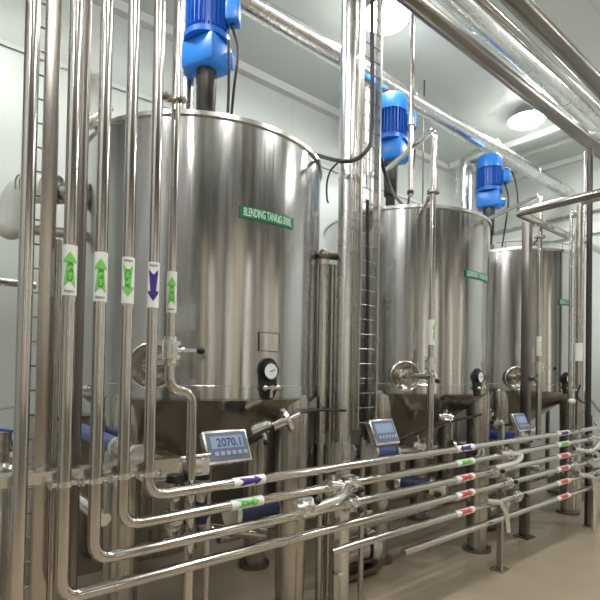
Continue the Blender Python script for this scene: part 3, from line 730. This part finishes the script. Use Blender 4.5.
valve(xv(350, 1), EX, -EYv*.9 + EX*.1 - EZ*.25, 'upper of two black-knobbed valves at the left start of the rails', hl=.03)
valve(xv(350, 2), EX, -EYv*.9 + EX*.1 - EZ*.25, 'lower of two black-knobbed valves at the left start of the rails', hl=.03)
valve(xv(506, 1), EX, EZ, 'valve on the second rail beside the middle return bend', hl=.03)
valve(xv(506, 3), EX, -EYv + EZ*.3, 'valve on the fourth rail below the middle return bend', hl=.04)
valve(xv(515, 4), EX, -EYv + EZ*.3, 'valve on the fifth rail below the middle return bend', hl=.05, body='bright')
valve(xv(493, 2), EX, -EYv + EZ*.2, 'valve on the third rail left of the middle return bend', hl=.03)
valve(xv(590, 1), EX, EZ, 'valve on the second rail at the right edge', hl=.03)
valve(xv(590, 2), EX, -EYv, 'valve on the third rail at the right edge', hl=.05)
valve(xv(588, 3), EX, -EYv + EZ, 'valve on the fourth rail at the right edge', hl=.05)
valve(xv(597, 4), EX, -EYv + EZ, 'valve on the fifth rail at the right edge', hl=.05)
valve(xv(572, 3), EX, EZ, 'valve on the fourth rail just right of the red stickers', hl=.03, knob='steel')
for px, lb in ((343, 'first from the left'), (508, 'below the middle return bend'), (597, 'at the right edge')):
    x = xat(px, 1.2) ; t = thing('rail_stand', (x, YP+.07, 0), 'square stand carrying the horizontal rails, ' + lb, 'stand', 'stands under the pipe bank')
    MB().box((x, YP+.075, .75), (.05, .05, 1.5)).build('upright', 'dull', t)
    MB().box((x, YP+.075, .01), (.14, .14, .02)).build('base_plate', 'dull', t)
    for z in RZ: MB().box((x, YP+.035, z), (.05, .06, .02)).build('saddle', 'bright', t)

# ------------------------------------------------------------------ left edge equipment
P0, P1_, P2_, P3_ = PD(74, 190, 3.95), PD(20, 188, 3.95), PD(4, 232, 3.95), PD(30, 233, 3.95)
t = thing('insulated_bend', P1_, 'fat pale wrapped pipe bend at the left edge, halfway up', 'pipe bend')
MB().tube([PD(46, 190, 3.95), PD(20, 189, 3.95), PD(10, 226, 3.95)], .108, bend=.17, n=28, seg=10).sphere(PD(10, 226, 3.95), .109, 20).build('wrap', 'white_clad', t)
MB().cyl(PD(24, 189, 3.95), PD(22.5, 189, 3.95), .114, n=28).cyl(PD(28, 189, 3.95), PD(26.5, 189, 3.95), .112, n=28).build('band', 'dull', t)
MB().cyl(PD(46, 190, 3.95), PD(80, 191, 3.95), .07, n=24).build('spool', 'steel', t)
MB().cyl(PD(55, 190, 3.95), PD(57, 190, 3.95), .11).cyl(PD(59, 190, 3.95), PD(61, 190, 3.95), .11).build('flange', 'dark', t)
MB().tube([PD(10, 228, 3.95), PD(45, 231, 3.95), PD(84, 235, 3.95)], .042, n=18).build('lower_pipe', 'dull', t)
pa = PY(-5, 281, 3.4); tag(MB().cyl((pa.x - 2.0, 3.4, pa.z), (PY(36, 282, 3.4).x, 3.4, pa.z), .022).build('process_pipe', 'dull', at=pa), 'thin horizontal pipe entering from the left edge', 'pipe')
p = PD(3, 455, 3.0)
t = thing('strainer', (p.x, p.y, 0), 'steel strainer vessel with valve head at the lower left edge', 'strainer')
MB().lathe([(.11, 0), (.11, p.z-.08), (.08, p.z-.04), (.05, p.z-.02)], (p.x, p.y, 0), n=32, cap0=True, cap1=True).build('vessel', 'dull', t)
MB().cyl(p - EZ*.04, p + EZ*.02, .075).cyl(p + EZ*.05, p + EZ*.09, .07).cyl(p + EZ*.02, p + EZ*.14, .045).build('head', 'steel', t)
MB().tube([p - r0*.25, p + r0*.10], .04).build('inlet', 'bright', t)
MB().beam(p + EZ*.16 - r0*.1, p + EZ*.145 + r0*.07, .025, .014).build('handle', 'bsleeve', t)
tag(MB().tube([PD(55, 481, 3.4), PD(105, 520, 3.0)], .042).build('drain_pipe', 'clad', at=PD(62, 487, 3.4)), 'pale pipe slanting down to the right behind the left risers', 'pipe')

# ------------------------------------------------------------------ plant behind and below the tanks
def cabinet(x0, x1, y, z1, label, mat='dull'):
    t = thing('steel_cabinet', ((x0+x1)/2, y+.2, 0), label, 'cabinet')
    MB().box(((x0+x1)/2, y+.2, z1/2), (x1-x0, .4, z1), bev=.01).build('body', mat, t)
    n = max(2, int((x1-x0)/.45)); w = (x1-x0)/n
    for k in range(n):
        d = MB().box((x0 + w*(k+.5), y-.008, z1/2+.04), (w-.03, .016, z1-.16), bev=.004).build('door', mat, t)
        MB().box((x0 + w*(k+.88), y-.025, z1*.6), (.015, .02, .12)).build('handle', 'steel', d)
cabinet(1.0, 2.7, 5.0, 1.55, 'low steel cabinet behind the legs of the nearest tank')
cabinet(3.0, 4.7, 5.3, 1.5, 'low steel cabinet between the nearest and middle tanks', 'dark')
cabinet(4.9, 7.2, 5.4, 1.45, 'low dark cabinet behind the legs of the middle tank', 'dark')
cabinet(7.5, 9.2, 5.5, 1.35, 'low dark cabinet behind the legs of the farthest tank', 'dark')
def pump(x, y, label):
    t = thing('pump', (x, y, 0), label, 'pump', 'pumps on the floor under the tanks')
    MB().box((x, y, .06), (.5, .26, .05)).build('skid', 'dark', t)
    MB().cyl((x-.2, y, .26), (x+.08, y, .26), .13).cyl((x-.25, y, .26), (x-.2, y, .26), .14).build('motor_body', 'steel', t)
    MB().cyl((x+.1, y, .26), (x+.22, y, .26), .16).build('volute', 'bright', t)
    MB().cyl((x+.16, y, .26), (x+.16, y, .62), .035).cyl((x+.16, y, .6), (x+.16, y, .63), .06).build('outlet', 'steel', t)
pump(3.6, 3.4, 'floor pump between the nearest and middle tanks'); pump(6.2, 3.4, 'floor pump between the middle and farthest tanks'); pump(8.9, 3.6, 'floor pump beyond the farthest tank')
for (y, z, r, x0, x1, lb) in ((3.3, .52, .04, 3.0, 8.8, 'front return pipe low under the tank row'), (4.2, .36, .045, 2.5, 9.5, 'middle return pipe low under the tank row'), (5.0, .75, .05, 4.7, 10, 'rear pipe run behind the tank legs')):
    tag(MB().cyl((x0, y, z), (x1, y, z), r, n=16).build('process_pipe', 'dull', at=(x0, y, z)), lb, 'pipe')
# outlets down from each tank cone
for c, nm in zip(TX, ('nearest', 'middle', 'farthest')):
    tag(MB().tube([(c[0], c[1], ZA-.16), (c[0], c[1], .62), (c[0]+.5, c[1]-.3, .55)], .05, bend=.12).build('outlet_pipe', 'steel', at=(c[0], c[1], .6)), 'outlet pipe bending away under the cone of the %s tank' % nm, 'pipe')
# frames in the right background
for px, Y, lb in ((556, 4.9, 'left'), (571, 4.4, 'right')):
    x = PY(px, 300, Y).x; x = min(x, 10.2); z_ = zat(x, Y, 388)
    tag(MB().beam((x, Y, 0), (x, Y, 2.1), .06, .06).build('frame_post', 'dark', at=(x, Y, 0)), '%s slim dark frame post beyond the farthest tank' % lb, 'post')
pa, pb = PD(584, 392, 8), PD(606, 418, 7.2)
t = thing('handrail', pb - EZ*0, 'slanting grey handrail at the right edge in front of the white wall', 'handrail')
MB().cyl(pa, pb, .022).cyl(pa - EZ*.28, pb - EZ*.28, .018).build('rail', 'dull', t)
MB().cyl((pb.x, pb.y, 0), pb, .022).cyl((pa.x, pa.y, 0), pa, .022).build('upright', 'dull', t)
p = PD(572, 401, 5.8); t = thing('sight_glass', p, 'white globe-shaped fitting beneath the farthest gauge', 'fitting')
MB().sphere(p, .042, 16, (1, 1, .8)).build('bowl', 'white', t); MB().cyl(p, p + EZ*.13, .018).cyl(p + EZ*.12, p + EZ*.14, .05).build('stem', 'bright', t)
p = PD(77, 388, 3.2); t = thing('needle_valve', p, 'small red-knobbed valve glimpsed between the first two stickered risers', 'valve')
MB().sphere(p, .02).build('knob', 'redp', t); MB().cyl(p + r0*.015, p + r0*.09, .014).cyl(p + r0*.05, p + r0*.075, .025).build('body', 'steel', t)
MB().cyl(p + r0*.01, p + r0*.01 - EZ*.30, .011).build('drop_tube', 'dark', t)

# ------------------------------------------------------------------ cables
def cab(pts, r, label, mat='cable'):
    P = [PD(*q) for q in pts]; tag(MB().cable(P, r).build('cable', mat, at=P[0]), label, 'cable')
cab([(302, 149, 4.6), (320, 156, 4.4), (341, 161, 4.0), (357, 159, 4.0), (369, 147, 4.05), (372, 130, 4.1), (372.5, 100, 4.1), (372, 40, 4.1), (372, -20, 4.1)], .017, 'thick black cable swooping from the nearest tank to the steel strut')
cab([(340, 161, 4.0), (331, 170, 4.0), (327, 183, 4.0), (327, 198, 4.0), (328.5, 203, 4.0)], .008, 'thin black cable end dangling left of the clad column')
cab([(381, 158, 4.3), (384, 170, 4.4), (389, 184, 4.8), (395, 196, 5.4), (402, 204, 6.0)], .017, 'black cable drooping from the strut to the middle tank roof')
cab([(246, 439, 3.35), (270, 428, 3.4), (300, 413, 3.5), (322, 410, 3.8), (352, 411, 4.2)], .011, 'black cable running from the nearest display to the clad column')
cab([(367.5, 200, 4.2), (367.5, 280, 4.2), (367, 340, 4.2), (366.5, 400, 4.2), (366, 440, 4.25)], .014, 'black cable bundle clipped down the middle of the cable ladder')
cab([(396, 440, 4.9), (415, 433, 5.0), (440, 424, 5.1), (470, 417, 5.4), (494, 411, 5.8)], .014, 'black cable running right from the middle display')
cab([(228.5, 40, 4.2), (228.8, 84, 4.2), (228, 112, 4.2)], .013, 'black cable dropping onto the nearest tank roof')
cab([(52, 416, 2.8), (57, 425, 2.75), (60, 440, 2.75), (61, 465, 2.75)], .006, 'thin grey wire looping beside the left square post', 'dull')
cab([(-5, 412, 3.2), (3, 409, 3.2), (14, 407, 3.2), (24, 412, 3.2)], .008, 'thin grey hose looping at the left edge', 'dull')
cab([(518, 210, 7.8), (517, 190, 7.8), (512, 172, 7.9), (505, 168, 7.95)], .012, 'black cable hanging beside the farthest motor')
cab([(588, 402, 5.6), (582, 402, 5.6), (577, 396, 5.6), (580, 385, 5.6)], .01, 'short looped cable against the dark pole')

# ------------------------------------------------------------------ world, camera, view
w = bpy.data.worlds.new('room_air'); sc.world = w; w.use_nodes = True
w.node_tree.nodes['Background'].inputs[0].default_value = (.8, .9, 1, 1); w.node_tree.nodes['Background'].inputs[1].default_value = .1
cam = bpy.data.cameras.new('camera'); co = bpy.data.objects.new('camera', cam); COL.objects.link(co)
cam.sensor_fit = 'HORIZONTAL'; cam.sensor_width = 36; cam.lens = 36 * F_PX / 600
cam.shift_y = SHIFT / 600; cam.clip_start = .05
co.matrix_world = Matrix.Translation(EYE * S) @ Matrix((cr, cu, -fw)).transposed().to_4x4()
sc.camera = co
sc.view_settings.view_transform = 'Standard'; sc.view_settings.look = 'None'; sc.view_settings.gamma = 1
sc.view_settings.use_curve_mapping = False; sc.view_settings.exposure = 0.56
sc.cycles.max_bounces = 10; sc.cycles.glossy_bounces = 6; sc.cycles.sample_clamp_indirect = 6
